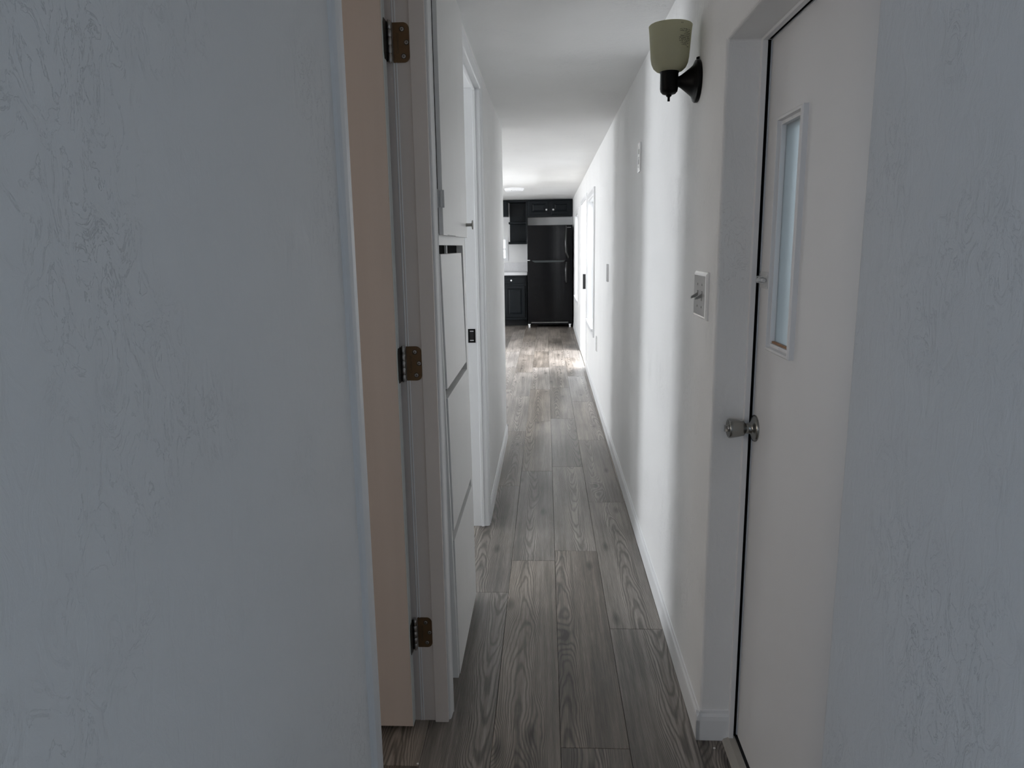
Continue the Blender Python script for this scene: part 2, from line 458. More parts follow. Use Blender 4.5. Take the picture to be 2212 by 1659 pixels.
    def build(self, name, material, parent=None, bevel=0.0, weld=False, auto=False):
        me = bpy.data.meshes.new(name)
        me.from_pydata(self.v, [], self.f)
        me.polygons.foreach_set('use_smooth', self.sm)
        bm = bmesh.new(); bm.from_mesh(me)
        if weld:
            bmesh.ops.remove_doubles(bm, verts=bm.verts, dist=1e-5)
        bmesh.ops.recalc_face_normals(bm, faces=bm.faces)
        bm.to_mesh(me); bm.free()
        me.materials.append(material)
        o = bpy.data.objects.new(name, me); COL.objects.link(o)
        if parent is not None:
            set_parent(o, parent)
        if bevel:
            md = o.modifiers.new('soft_edges', 'BEVEL'); md.width = bevel; md.segments = 3; md.limit_method = 'ANGLE'; md.angle_limit = math.radians(40)
        return o


def set_parent(o, p):
    o.parent = p
    base = p.get('_base')
    if base is not None:
        o.matrix_parent_inverse = Matrix.Translation(-Vector(base))
    elif p.parent is not None and o.parent is not p.parent:
        o.matrix_parent_inverse = Matrix.Identity(4)


def tag(o, label=None, cat=None, group=None, kind=None):
    if label: o['label'] = label
    if cat: o['category'] = cat
    if group: o['group'] = group
    if kind: o['kind'] = kind
    return o


def thing(name, base, label, cat, group=None, kind=None, rw=False):
    o = bpy.data.objects.new(name, None); COL.objects.link(o)
    o.empty_display_size = 0.05
    o['_base'] = tuple(base)
    o.location = rwp(*base) if rw else Vector(base)
    if rw: o.rotation_euler = (0, 0, RW_A)
    return tag(o, label, cat, group, kind)


def rw(o):
    o.rotation_euler = (0, 0, RW_A)
    return o


def struct(o, label, cat):
    return tag(o, label, cat, None, 'structure')


HW_L = -0.295       # hall face of the left wall
HW_R = 0.419        # hall face of the right wall (in the wall's own frame)
DOORX = 0.524       # face of the entry door


def ceil_z(y):
    return 2.165 + 0.0025 * y


# ------------------------------------------------------------------ floor: one plank at a time
fb = MB().box(-4.1, 0.75, -3.6, 13.4, -0.14, -0.0075).build('floor', M['underlay'])
struct(fb, 'grey brown oak plank floor running the length of the hallway', 'floor')
PW = 0.193
ANCH = {-1: 1.36, 0: 2.975, 1: 1.767, 2: 2.403, -2: 1.684 + 0.0, 3: 1.10}


def plank(x0, x1, y0, y1):
    g = 0.0005; c = 0.0009; t = 0.0075
    cx_, cy_ = (x0 + x1) / 2, (y0 + y1) / 2
    hx, hy = (x1 - x0) / 2 - g, (y1 - y0) / 2 - g
    v = [(-hx, -hy, -t), (hx, -hy, -t), (hx, hy, -t), (-hx, hy, -t),
         (-hx, -hy, -c), (hx, -hy, -c), (hx, hy, -c), (-hx, hy, -c),
         (-hx + c, -hy + c, 0), (hx - c, -hy + c, 0), (hx - c, hy - c, 0), (-hx + c, hy - c, 0)]
    f = [(0, 1, 5, 4), (1, 2, 6, 5), (2, 3, 7, 6), (3, 0, 4, 7), (4, 5, 9, 8), (5, 6, 10, 9), (6, 7, 11, 10), (7, 4, 8, 11), (8, 9, 10, 11)]
    me = bpy.data.meshes.new('plank'); me.from_pydata(v, [], f); me.materials.append(M['plank'])
    o = bpy.data.objects.new('plank', me); COL.objects.link(o)
    o.location = (cx_, cy_, 0); o.parent = fb


for r in range(-19, 4):
    x0 = -0.158 + PW * r
    x1 = x0 + PW
    if r == 3: x1 = 0.62
    Lp = 1.315
    a = ANCH.get(r, None)
    if a is None: a = random.uniform(0, Lp)
    ys = []
    k = math.floor((-1.2 - a) / Lp)
    while True:
        y = a + k * Lp * (1.0 if (a + k * Lp) < 4.2 else 0.985)
        ys.append(y); k += 1
        if y > 13.3: break
    for i in range(len(ys) - 1):
        if ys[i + 1] < -1.2: continue
        if r < -5 and ys[i + 1] < 4.9: continue
        plank(x0, x1, max(ys[i], -1.2), min(ys[i + 1], 13.3))

# ------------------------------------------------------------------ ceiling
cl = MB()
v = []
for y in (-3.7, 13.4):
    for x in (-4.1, 0.8):
        v += [(x, y, ceil_z(y)), (x, y, ceil_z(y) + 0.1)]
cl.add(v, [(0, 2, 6, 4), (1, 5, 7, 3), (0, 4, 5, 1), (2, 3, 7, 6), (0, 1, 3, 2), (4, 6, 7, 5)])
struct(cl.build('ceiling', M['ceiling']), 'low white plaster ceiling with faint trowel marks', 'ceiling')

# ------------------------------------------------------------------ walls
ZT = 2.235
D1 = (1.085, 1.875, 2.04)      # near left doorway (y0, y1, top)
CB = (1.940, 2.600)            # cabinet niche
D2 = (2.640, 3.375, 2.085)     # second left doorway
o = MB().wall('x', HW_L - 0.10, HW_L, 0.10, 5.10, -0.13, ZT,
              [(D1[0] - .012, D1[1] + .012, -0.13, D1[2] + .012), (CB[0], CB[1], -0.13, 2.15), (D2[0], D2[1] + .012, -0.13, D2[2] + .012)]).build('wall_left', M['wall'], weld=True, bevel=0.004)
struct(o, 'left hallway wall of off-white trowelled plaster with two doorways', 'wall')
RD = (1.00, 1.82, 1.852)       # entry door opening
W1 = (6.72, 7.72, 0.60, 1.84)
FD = (8.14, 9.50, 1.90)
W2 = (10.30, 11.50, 0.60, 1.84)
o = MB().wall('x', HW_R, 0.60, -3.6, 13.4, -0.13, ZT,
              [(RD[0], RD[1], -0.13, RD[2]), W1, (FD[0], FD[1], -0.13, FD[2]), W2, (-2.55, -1.25, 0.9, 2.0)]).build('wall_right', M['wall'], weld=True, bevel=0.007)  # last hole is unseen, added to let the rear side fill in
struct(rw(o), 'long right hallway wall of off-white trowelled plaster', 'wall')
KW = (-1.50, -0.715, 1.16, 1.53)
struct(MB().wall('y', 13.2, 13.3, -4.1, 0.75, -0.13, ZT + .03, [KW]).build('wall_back', M['wall'], weld=True), 'kitchen end wall behind the black refrigerator', 'wall')
LW = [(5.95, 7.45, 0.85, 2.0), (9.4, 11.0, 0.85, 2.0), (3.5, 4.7, 0.85, 1.95), (0.15, 0.95, 0.95, 1.85)]
struct(MB().wall('x', -4.0, -3.9, -3.6, 13.4, -0.13, ZT + .03, LW).build('wall_outer', M['wall'], weld=True), 'outer wall of the home with its row of windows', 'wall')
struct(MB().wall('y', -3.6, -3.5, -4.0, 0.75, -0.13, ZT, [(-3.0, -1.4, 0.95, 2.05)]).build('wall_rear', M['wall'], weld=True), 'wall with a window behind the camera', 'wall')
struct(MB().box(-3.95, HW_L - 0.10, 5.0, 5.10, -0.13, ZT).build('wall_partition', M['wall']), 'partition between the middle room and the living room', 'wall')
struct(MB().box(-3.95, -0.80, 2.605, 2.66, -0.13, ZT).box(-0.80, HW_L - .1, 2.605, 2.63, -0.13, ZT).build('wall_middle', M['wall']), 'partition on the near side of the middle room', 'wall')
struct(MB().box(-3.95, HW_L - 0.10, 1.905, 1.937, -0.13, ZT).build('wall_near', M['wall']), 'partition on the far side of the near room', 'wall')
struct(MB().box(-3.95, HW_L - 0.0, 0.0, 0.10, -0.13, ZT).build('wall_entry', M['wall']), 'partition on the camera side of the near room', 'wall')

# ------------------------------------------------------------------ trim: casings, jambs, baseboards
CAS = [(0, 0), (.001, .005), (.005, .0092), (.018, .0108), (.022, .0088), (.046, .0076), (.053, .006), (.056, .003), (.056, 0)]


def casing(mb, inner, sgn, z0, z1, x=HW_L, face=1):
    """vertical casing; inner = edge at the opening, sgn = +1 when the casing lies at larger y"""
    pts = [(x + face * h, inner + sgn * (.056 - d)) for d, h in CAS]
    mb.prism(pts, 'z', z0, z1)


def head_casing(mb, ztop_open, y0, y1, x=HW_L, face=1):
    pts = [(x + face * h, ztop_open + (.056 - d)) for d, h in CAS]
    mb.prism(pts, 'y', y0, y1)


# doorway 1: jamb with its stop, casings on the hall side
t = MB()
casing(t, D1[0] + .004, -1, 0, D1[2] + .05); casing(t, D1[1] + .004, 1, 0, D1[2] + .05); head_casing(t, D1[2] - .004, D1[0] - .05, D1[1] + .055)
tr1 = thing('trim_1', (HW_L, D1[1], 0), 'white casing and pinkish jamb around the near left doorway', 'door trim', None, 'structure')
t.build('casing', M['trim'], tr1)
t = MB()
t.box(-.395, HW_L, D1[1], D1[1] + .012, 0, D1[2]); t.box(-.395, HW_L, D1[0] - .012, D1[0], 0, D1[2]); t.box(-.395, HW_L, D1[0] - .012, D1[1] + .012, D1[2], D1[2] + .012)
t.build('jamb', M['jamb'], tr1)
t = MB()
t.box(-.333, HW_L + .001, D1[1] - .0095, D1[1], 0, D1[2], .0015); t.box(-.333, HW_L, D1[0], D1[0] + .0095, 0, D1[2], .0015)
t.box(-.333, HW_L, D1[0], D1[1], D1[2] - .0095, D1[2], .0015)
t.build('stop', M['jamb'], tr1)
for bx in (-.3755, -.3690):
    t = MB(); t.prism([(bx - .0022, D1[1] + .0005), (bx - .0016, D1[1] - .0013), (bx, D1[1] - .0019), (bx + .0016, D1[1] - .0013), (bx + .0022, D1[1] + .0005)], 'z', 0, D1[2])
    t.build('jamb_bead', M['trimwhite'], tr1)

# doorway 2
tr2 = thing('trim_2', (HW_L, D2[1], 0), 'white casing and jamb of the second left doorway', 'door trim', None, 'structure')
t = MB(); casing(t, D2[1] + .004, 1, 0, D2[2] + .05); head_casing(t, D2[2] - .004, D2[0] - .03, D2[1] + .06)
t.build('casing', M['trimwhite'], tr2)
t = MB(); t.box(-.395, HW_L, D2[1], D2[1] + .012, 0, D2[2]); t.box(-.395, HW_L, D2[0] - .012, D2[0], 0, D2[2]); t.box(-.395, HW_L, D2[0] - .012, D2[1] + .012, D2[2], D2[2] + .012)
t.build('jamb', M['trimwhite'], tr2)
t = MB(); t.box(-.328, -.314, D2[1] - .010, D2[1], 0, D2[2], .002); t.box(-.328, -.314, D2[0], D2[1], D2[2] - .010, D2[2], .002)
t.build('stop', M['trimwhite'], tr2)
sp = MB()
sp.ring_sweep([(0, 0), (0, .002), (.0085, .002), (.0085, 0)], (-.373, -.338, .932, .998), lambda a, b, h: (a, D2[1] - h - .0003, b))
sp.build('strike_plate', M['black'], tr2)['label'] = 'black strike plate'
MB().box(-.3645, -.3465, D2[1] - .0012, D2[1] - .0004, .945, .985).build('latch_hole', M['dark'], tr2)

# baseboards
BBP = [(0, 0), (.0098, 0), (.0098, .062), (.0085, .074), (.0045, .082), (.0035, .090), (0, .0905)]


def baseboard_y(mb, x, face, y0, y1):
    mb.prism([(x + face * d, z) for d, z in BBP], 'y', y0, y1)


def baseboard_x(mb, y, face, x0, x1):
    mb.prism([(y + face * d, z) for d, z in BBP], 'x', x0, x1)


b = MB(); baseboard_y(b, HW_L, 1, D2[1] + .060, 5.11); baseboard_x(b, 5.10, 1, -3.9, HW_L + .0098)
struct(b.build('baseboard_left', M['trimwhite']), 'white baseboard along the left wall past the second doorway', 'baseboard')
b = MB(); baseboard_y(b, HW_R, -1, RD[1] - .0098, FD[0] - .062); baseboard_y(b, HW_R, -1, FD[1] + .062, 12.2)
baseboard_x(b, RD[1], -1, HW_R - .0098, .506); baseboard_y(b, HW_R, -1, -3.0, RD[0])
struct(rw(b.build('baseboard_right', M['trimwhite'])), 'white baseboard along the right wall turning into the entry recess', 'baseboard')

# ------------------------------------------------------------------ near left door, standing open into its room
d1 = thing('door_1', (-.388, 1.86, 0), 'beige interior door standing open in the near left doorway', 'door', None, 'structure')
MB().box(-1.165, -.3895, 1.8150, 1.8495, .022, 2.025, .0015).build('door_leaf', M['tandoor'], d1)
MB().box(-.3896, -.3884, 1.8153, 1.8493, .022, 2.025).build('hinge_edge', M['edgepaint'], d1)
k = MB()
k.lathe([(.033, 0), (.033, .003), (.012, .008), (.012, .03), (.026, .04), (.029, .052), (.022, .066), (.0, .07)], (-1.10, 1.815, .95), (0, -1, 0), 28)
k.lathe([(.033, 0), (.033, .003), (.012, .008), (.012, .03), (.026, .04), (.029, .052), (.022, .062), (.0, .064)], (-1.10, 1.8495, .95), (0, 1, 0), 28)
k.build('door_knob', M['nickel'], d1)


def rounded_leaf(x0, x1, z0, z1, r, sq_left=True, n=7):
    pts = [(x0, z0), ]
    pts += [(x1 - r + r * math.sin(a), z0 + r - r * math.cos(a)) for a in [PI / 2 * i / n for i in range(n + 1)]]
    pts += [(x1 - r + r * math.cos(a), z1 - r + r * math.sin(a)) for a in [PI / 2 * i / n for i in range(n + 1)]]
    pts += [(x0, z1)]
    return pts


def text_mesh(s, size):
    cu = bpy.data.curves.new('lettering', 'FONT'); cu.body = s; cu.size = size; cu.extrude = 0.0
    cu.align_x = 'CENTER'; cu.align_y = 'CENTER'
    o = bpy.data.objects.new('lettering', cu); COL.objects.link(o)
    dg = bpy.context.evaluated_depsgraph_get(); dg.update()
    me = bpy.data.meshes.new_from_object(o.evaluated_get(dg))
    bpy.data.objects.remove(o); bpy.data.curves.remove(cu)
    vs = [v.co.copy() for v in me.vertices]; fs = [tuple(p.vertices) for p in me.polygons]
    bpy.data.meshes.remove(me)
    return vs, fs


TXT = text_mesh('Commercial', 0.0095)


def hinge(zc, dark=False):
    yj = D1[1]
    h = MB()
    H2 = .0465
    h.prism(rounded_leaf(-.376, -.3345, zc - H2, zc + H2, .0145), 'y', yj - .0022, yj + .001)
    hg = h.build('hinge', M['brass'], d1)
    # leaf screwed to the door edge, folded back towards the room
    e = MB()
    e.prism([(1.8235 + 0 * 1, zc - H2 + .012), (1.8300, zc - H2), (1.862, zc - H2), (1.862, zc + H2), (1.8300, zc + H2), (1.8235, zc + H2 - .012)], 'x', -.3895, -.3872)
    child(e.build('door_side_leaf', M['brassdark']), hg)
    kx, ky = -.3815, 1.8625
    seg = 2 * H2 / 5
    kb = MB()
    for i in range(5):
        z0 = zc - H2 + i * seg
        kb.cyl((kx, ky, z0 + .0006), (kx, ky, z0 + seg - .0006), .0062 if i % 2 == 0 else .0066, 20, .0008)
    kb.cyl((kx, ky, zc - H2 - .002), (kx, ky, zc + H2 + .003), .0046, 16)
    child(kb.build('knuckle', M['steel']), hg)
    for sx_, sz_ in ((-.352, .031), (-.3415, 0.0), (-.3495, -.032)):
        s = MB()
        s.lathe([(.0052, 0), (.0052, .0008), (.0036, .0012), (0, .0013)], (sx_, yj - .0022, zc + sz_), (0, -1, 0), 18)
        so = s.build('screw', M['screwdark'] if dark else M['steel'])
        child(so, hg)
        c = MB()
        c.box(sx_ - .0028, sx_ + .0028, yj - .0037, yj - .0034, zc + sz_ - .0006, zc + sz_ + .0006)
        c.box(sx_ - .0006, sx_ + .0006, yj - .0037, yj - .0034, zc + sz_ - .0028, zc + sz_ + .0028)
        c.add([(sx_ + .0064 * math.cos(a), yj - .0024, zc + sz_ + .0064 * math.sin(a)) for a in [2 * PI * i / 18 for i in range(18)]], [tuple(range(18))])
        child(c.build('screw_recess', M['screwdark']), hg)
    vs, fs = TXT
    t_ = MB().add([(-.3635 - q.y, yj - .0026, zc + q.x - .002) for q in vs], fs)
    child(t_.build('lettering', M['letter']), hg)
    return hg


def child(o, p):
    """sub-part: both meshes hold coordinates of the same frame"""
    o.parent = p
    o.matrix_parent_inverse = Matrix.Identity(4)
    return o


hinge(1.881); hinge(1.076); hinge(.286)['label'] = 'dark lowest hinge near the floor'

# ------------------------------------------------------------------ linen cabinet between the two left doorways
lc = thing('linen_cabinet', (-.30, 2.25, 0), 'white painted built-in linen cabinet between the two left doorways', 'cabinet')


def cx_front(z):
    return -.292 + min(1.0, max(0.0, (1.40 - z) / 1.30)) * .021


def sheared(mb, y0, y1, z0, z1, back, proud=0.0, y1b=None, y0b=None):
    """box whose front follows the slightly out-of-plumb face of the cabinet"""
    f0, f1 = cx_front(z0) + proud, cx_front(z1) + proud
    yb0 = y0 if y0b is None else y0b; yb1 = y1 if y1b is None else y1b
    v = [(back, yb0, z0), (f0, yb0, z0), (f0, yb1, z0), (back, yb1, z0), (back, y0, z1), (f1, y0, z1), (f1, y1, z1), (back, y1, z1)]
    mb.add(v, [(0, 3, 2, 1), (4, 5, 6, 7), (0, 1, 5, 4), (1, 2, 6, 5), (2, 3, 7, 6), (3, 0, 4, 7)])


c = MB()
sheared(c, 1.944, 1.962, .095, 1.42, -.70)                     # near side / stile edge
sheared(c, 2.535, 2.597, .095, 1.42, -.70, y1b=2.50, y0b=2.465)  # far stile and side
sheared(c, 1.962, 2.54, 1.388, 1.418, -.34, 0.002)             # rail under the upper door
c.box(-.70, -.292, 1.944, 1.962, 1.42, 2.148); c.box(-.70, -.292, 2.535, 2.597, 1.42, 2.148)
c.box(-.70, -.292, 1.944, 2.597, 2.135, 2.149)
c.box(-.71, -.70, 1.944, 2.597, 0, 2.149)
c.box(-.70, -.30, 1.962, 2.47, .095, .11)
c.build('carcass', M['cabinet'], lc)
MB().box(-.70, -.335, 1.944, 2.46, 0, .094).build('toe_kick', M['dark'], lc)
MB().box(-.318, -.313, 1.9625, 2.53, 1.34, 1.389).build('slot_shade', M['gapshade'], lc)  # black sheet painted as the shade inside the open slot
MB().box(-.3128, -.306, 2.222, 2.238, 1.352, 1.3875).build('slot_divider', M['cabinet'], lc)
pz = [(.985, 1.363), (.560, .958), (.103, .528)]
for (z0, z1), (ya, yb, yc, yd) in zip(pz, ((1.966, 2.445, 1.972, 2.462), (1.972, 2.470, 1.968, 2.462), (1.968, 2.468, 1.952, 2.462))):
    p = MB(); sheared(p, ya, yb, z0, z1, -.312, .0045, y1b=yd, y0b=yc)
    p.build('drawer_front', M['cabinet'], lc, bevel=.0012)
RAW = mat('cabinet_raw_edge', (0.07, 0.07, 0.058, 1), 0.7, noise=.2)
for z0, z1 in ((.958, .985), (.528, .560)):
    MB().box(-.32, -.302, 1.964, 2.52, z0 - .003, z1 + .003).build('gap_rail', RAW, lc)
ud = MB(); ud.box(-.2870, -.2745, 1.948, 2.536, 1.414, 2.138, .0012)
MB().box(-.2955, -.2872, 1.9475, 1.955, 1.535, 2.134).build('door_gap_shade', M['gapshade'], lc)  # black box painted as the shade between casing and upper door
udo = ud.build('upper_door', M['cabinet'], lc)
MB().box(-.292, -.2695, 1.9455, 1.9478, 1.486, 1.532, .0006).cyl((-.2785, 1.9445, 1.489), (-.2785, 1.9445, 1.529), .0032, 12).build('hinge', M['latch'], lc)
kn = MB(); kn.lathe([(.0055, 0), (.0055, .016), (.0055, .020), (.015, .0215), (.016, .0235), (.015, .0255), (0, .026)], (-.2745, 2.502, 1.457), (1, 0, 0), 24)
child(kn.build('knob', M['nickel']), udo)
MB().box(-.2743, -.2735, 2.03, 2.20, 1.4145, 1.4165).build('chipped_edge', M['plategrey'], lc)

# ------------------------------------------------------------------ entry door on the right
d2 = thing('door_2', (DOORX, 1.80, 0), 'pale grey entry door with slim window and metal knob on the right', 'door', None, 'structure', rw=True)
LY0, LY1, LZ0, LZ1 = 1.540, 1.706, 1.131, 1.657
MB().wall('x', DOORX, DOORX + .042, .955, 1.8180, .018, 1.8500, [(LY0 + .010, LY1 - .010, LZ0 + .010, LZ1 - .010)]).build('door_leaf', M['extdoor'], d2, bevel=.002, weld=True)
# stop strip on the jamb and under the header, black strips standing for the gap's shade behind
jm = MB()
jm.box(.4995, .512, RD[1] - .015, RD[1] + .005, .0, RD[2], .001)
jm2 = MB().box(.4995, .512, RD[0], RD[1] - .0152, RD[2] - .007, RD[2] + .005, .001).build('stop', M['extdoor'], d2)
jm.build('stop', M['extdoor'], d2)
MB().box(.5125, .56, 1.8184, 1.8203, 0, 1.85).build('weatherstrip_or_gap_shade', M['gapshade'], d2)
MB().box(.5125, .56, RD[0], 1.8184, 1.8504, 1.8524).build('weatherstrip_or_gap_shade', M['gapshade'], d2)
MB().box(DOORX - .0022, DOORX + .001, 1.8125, 1.8180, .018, 1.850, .0007).box(DOORX - .0022, DOORX + .001, .96, 1.8120, 1.8445, 1.850, .0007).build('edge_strip', M['trim'], d2)
th = MB(); th.prism([(.482, 0), (.486, .007), (.500, .0125), (.515, .0125), (.519, .010), (.519, 0)], 'y', 1.0, 1.818)
th.build('threshold', M['threshold'], d2)['label'] = 'rounded beige threshold strip'
MB().box(.519, .57, 1.0, 1.818, 0, .010).build('sweep', M['dark'], d2)
LPR = [(0, 0), (0, .0105), (.003, .0135), (.0085, .0135), (.0095, .0035), (.0155, .0035), (.016, .0068), (.0185, .0068), (.0195, -.004), (.024, -.006), (.0245, -.03), (.012, -.03), (.012, 0)]
lf = MB().ring_sweep(LPR, (LY0, LY1, LZ0, LZ1), lambda a, b, h: (DOORX - h, a, b)).build('window_frame', M['extdoor'], d2)
lf['label'] = 'raised plastic frame around the slim door window'
MB().box(DOORX + .0035, DOORX + .007, LY0 + .019, LY1 - .019, LZ0 + .019, LZ1 - .019).build('glass_pane', M['obscure'], d2)
child(MB().box(DOORX - .0030, DOORX + .0030, LY0 + .022, LY1 - .020, LZ0 + .0195, LZ0 + .0235).build('sill', M['sillwood']), lf)
child(MB().box(DOORX - .0045, DOORX - .0033, 1.628, 1.642, LZ0 + .0105, LZ0 + .0150, .0004).build('plug', M['extdoor']), lf)
child(MB().box(DOORX - .0045, DOORX - .0033, 1.628, 1.642, LZ1 - .0150, LZ1 - .0105, .0004).build('plug', M['extdoor']), lf)
KY, KZ = 1.789, .917
kb = MB()
kb.lathe([(.0338, 0), (.0345, .003), (.0325, .006), (.027, .0085), (.019, .0105), (.0145, .014), (.0135, .022), (.0135, .027), (.0165, .0285), (.0190, .030), (.0225, .045), (.0245, .058), (.0252, .066), (.0240, .0685), (.0215, .0695), (.0208, .068), (.0, .0675)],
         (DOORX, KY, KZ), (-1, 0, 0), 48)
ko = kb.build('door_knob', M['nickel'], d2)
ko['label'] = 'satin nickel privacy knob'
tb = MB(); tb.lathe([(.0085, 0), (.0085, .003), (.0, .0032)], (DOORX - .0675, KY, KZ), (-1, 0, 0), 24)
tb.box(DOORX - .0790, DOORX - .0700, KY - .0022, KY + .0022, KZ - .0085, KZ + .0085, .001)
child(tb.build('turn_button', M['steel']), ko)
# surface bolt
bl = MB(); bl.box(DOORX - .0022, DOORX, 1.747, 1.822, 1.2725, 1.3125, .0006)
for yy, zz in ((1.758, 1.305), (1.758, 1.280), (1.812, 1.305), (1.812, 1.280)):
    bl.lathe([(.0032, 0), (.0026, .0012), (0, .0015)], (DOORX - .0022, yy, zz), (-1, 0, 0), 14)
bo = bl.build('slide_bolt', M['latch'], d2); bo['label'] = 'painted-over slide bolt'
s = MB(); s.cyl((DOORX - .0085, 1.752, 1.2925), (DOORX - .0085, 1.829, 1.2925), .0048, 18, .001)
s.cyl((DOORX - .0085, 1.766, 1.2925), (DOORX - .024, 1.766, 1.2925), .0042, 18, .001)
child(s.build('bolt_rod', M['latch']), bo)
s = MB()
for y0 in (1.778, 1.806):
    pts = [(y0, DOORX - .002)]
    s.add([], [])
    arc = [(DOORX - .0085 - .0068 * math.sin(a), 1.2925 + .0085 * -math.cos(a)) for a in [PI * i / 12 for i in range(13)]]
    ins = [(DOORX - .0085 - .0048 * math.sin(a), 1.2925 + .0062 * -math.cos(a)) for a in [PI * i / 12 for i in range(13)]]
    o1 = [(DOORX - .0015, arc[0][1])] + arc + [(DOORX - .0015, arc[-1][1])]
    i1 = [(DOORX - .0015, ins[-1][1])] + ins[::-1] + [(DOORX - .0015, ins[0][1])]
    n_ = len(o1); w_ = .009
    for j in range(n_ - 1):
        a, b_ = o1[j], o1[j + 1]; c_, d_ = i1[n_ - 1 - j], i1[n_ - 2 - j]
        s.add([(a[0], y0, a[1]), (b_[0], y0, b_[1]), (d_[0], y0, d_[1]), (c_[0], y0, c_[1]),
               (a[0], y0 + w_, a[1]), (b_[0], y0 + w_, b_[1]), (d_[0], y0 + w_, d_[1]), (c_[0], y0 + w_, c_[1])],
              [(0, 1, 2, 3), (4, 7, 6, 5), (0, 4, 5, 1), (3, 2, 6, 7)])
child(s.build('bolt_keeper', M['latch']), bo)

# ------------------------------------------------------------------ wall sconce
SY, SZ = 2.135, 1.828
scn = thing('wall_sconce', (HW_R, SY, SZ), 'black wall sconce with frosted cream glass shade, unlit, above the light switch', 'wall lamp', rw=True)
bp_ = MB(); bp_.lathe([(.0545, 0), (.0565, .002), (.0565, .009), (.0545, .0115), (.049, .0125), (.047, .015), (.043, .0165), (.036, .024), (.026, .037), (.018, .048), (.0145, .054), (.014, .058)], (HW_R, SY, SZ), (-1, 0, 0), 56)
bp_.lathe([(.004, 0), (.004, .004), (.0025, .006), (0, .0065)], (HW_R - .002, SY, SZ + .060), (-1, 0, 0), 14)
bp_.box(HW_R - .004, HW_R - .0005, SY - .005, SY + .005, SZ + .045, SZ + .064, .001)
bp_.build('back_plate', M['black'], scn)
SX = HW_R - .0815
cp = MB(); cp.lathe([(.0, 1.7935), (.010, 1.7935), (.018, 1.7960), (.0235, 1.802), (.0250, 1.810), (.0250, 1.848), (.0265, 1.853), (.0270, 1.858), (.0, 1.859)], (SX, SY, 0), (0, 0, 1), 40)
cp.tube([(HW_R - .054, SY, SZ), (SX + .015, SY, SZ)], .0138, 20)
cp.build('socket_cup', M['black'], scn)
sw = MB(); sw.lathe([(.0085, 1.7945), (.0075, 1.7900), (.0045, 1.7880), (.0035, 1.7860), (.0035, 1.7765), (0, 1.7765)], (SX, SY, 0), (0, 0, 1), 20)
sw.build('switch', M['black'], scn)
SH = [(.0265, 1.854), (.036, 1.857), (.0445, 1.8645), (.0500, 1.876), (.0525, 1.890), (.0545, 1.915), (.0562, 1.940), (.0580, 1.962), (.0592, 1.973)]
inn = [(r - .0028, z + (.001 if i == 0 else 0)) for i, (r, z) in enumerate(SH)]
sh = MB(); sh.lathe(SH + [(.0578, 1.9745)] + inn[::-1], (SX, SY, 0), (0, 0, 1), 72, cap0=False, cap1=False)
sh.build('shade', M['shade'], scn)
lb = MB(); lb.cyl((SX, SY, 1.858), (SX, SY, 1.885), .013, 20)
lb.lathe([(.012, 1.885), (.014, 1.900), (.024, 1.918), (.028, 1.935), (.024, 1.953), (.012, 1.963), (0, 1.965)], (SX, SY, 0), (0, 0, 1), 28)
lb.build('bulb', M['shade'], scn)


def shade_r(z):
    for (r0, z0), (r1, z1) in zip(SH[:-1], SH[1:]):
        if z0 <= z <= z1:
            return r0 + (r1 - r0) * (z - z0) / (z1 - z0)
    return SH[-1][0]


pr = MB()
rows = [(1.9665, .34, .43), (1.9520, .30, .86), (1.9475, .30, .86), (1.9432, .55, .86), (1.9390, .52, .86), (1.9347, .34, .86), (1.9304, .27, .86), (1.9262, .28, .86), (1.9220, .30, .86), (1.9175, .38, .84), (1.9135, .42, .74), (1.9100, .70, .82)]
rng = random.Random(5)
for z, f0, f1 in rows:
    f = f0
    while f < f1:
        wd = rng.uniform(.012, .04)
        for (za, zb) in ((z - .0012, z - .0003), (z + .0001, z + .0012)):
            if rng.random() < .15: continue
            q = []
            for ff, zz in ((f, za), (min(f + wd, f1), za), (min(f + wd, f1), zb), (f, zb)):
                r_ = shade_r(zz) + .00035
                xx_ = ff * r_
                q.append((SX + xx_, SY - math.sqrt(max(0, r_ * r_ - xx_ * xx_)), zz))
            pr.add(q, [(0, 1, 2, 3)])
        f += wd + rng.choice((.010, .012, .03))
pr.build('printed_label', mat('label_print', (0.05, 0.047, 0.03, 1), 0.7, noise=.1), scn)

# ------------------------------------------------------------------ wall plates
sp_ = thing('light_switch', (HW_R, 1.975, 1.243), 'glossy white double light switch plate beside the entry door', 'light switch', rw=True)
pl = MB().ring_sweep([(0, 0), (0, .004), (.006, .0085), (.010, .0095), (.0625, .0095)], (1.898, 2.060, 1.180, 1.307), lambda a, b, h: (HW_R - h, a, b), closed=False)
pl.add([(HW_R - .0095, a, b_) for a, b_ in ((1.908, 1.190), (2.050, 1.190), (2.050, 1.297), (1.908, 1.297))], [(0, 1, 2, 3)])
pl.build('plate', M['plate'], sp_)
for yy in (2.002, 1.948):
    g_ = MB(); g_.box(HW_R - .0105, HW_R - .009, yy - .006, yy + .006, 1.230, 1.256, .0004)
    g_.prism([(HW_R - .010, 1.2390), (HW_R - .010, 1.2500), (HW_R - .0265, 1.2395), (HW_R - .0275, 1.2335)], 'y', yy - .0045, yy + .0045)
    g_.build('toggle', M['plategrey'], sp_)
    for zz in (1.273, 1.213):
        MB().lathe([(.0034, 0), (.0030, .001), (0, .0012)], (HW_R - .0095, yy, zz), (-1, 0, 0), 14).build('screw', M['plategrey'], sp_)


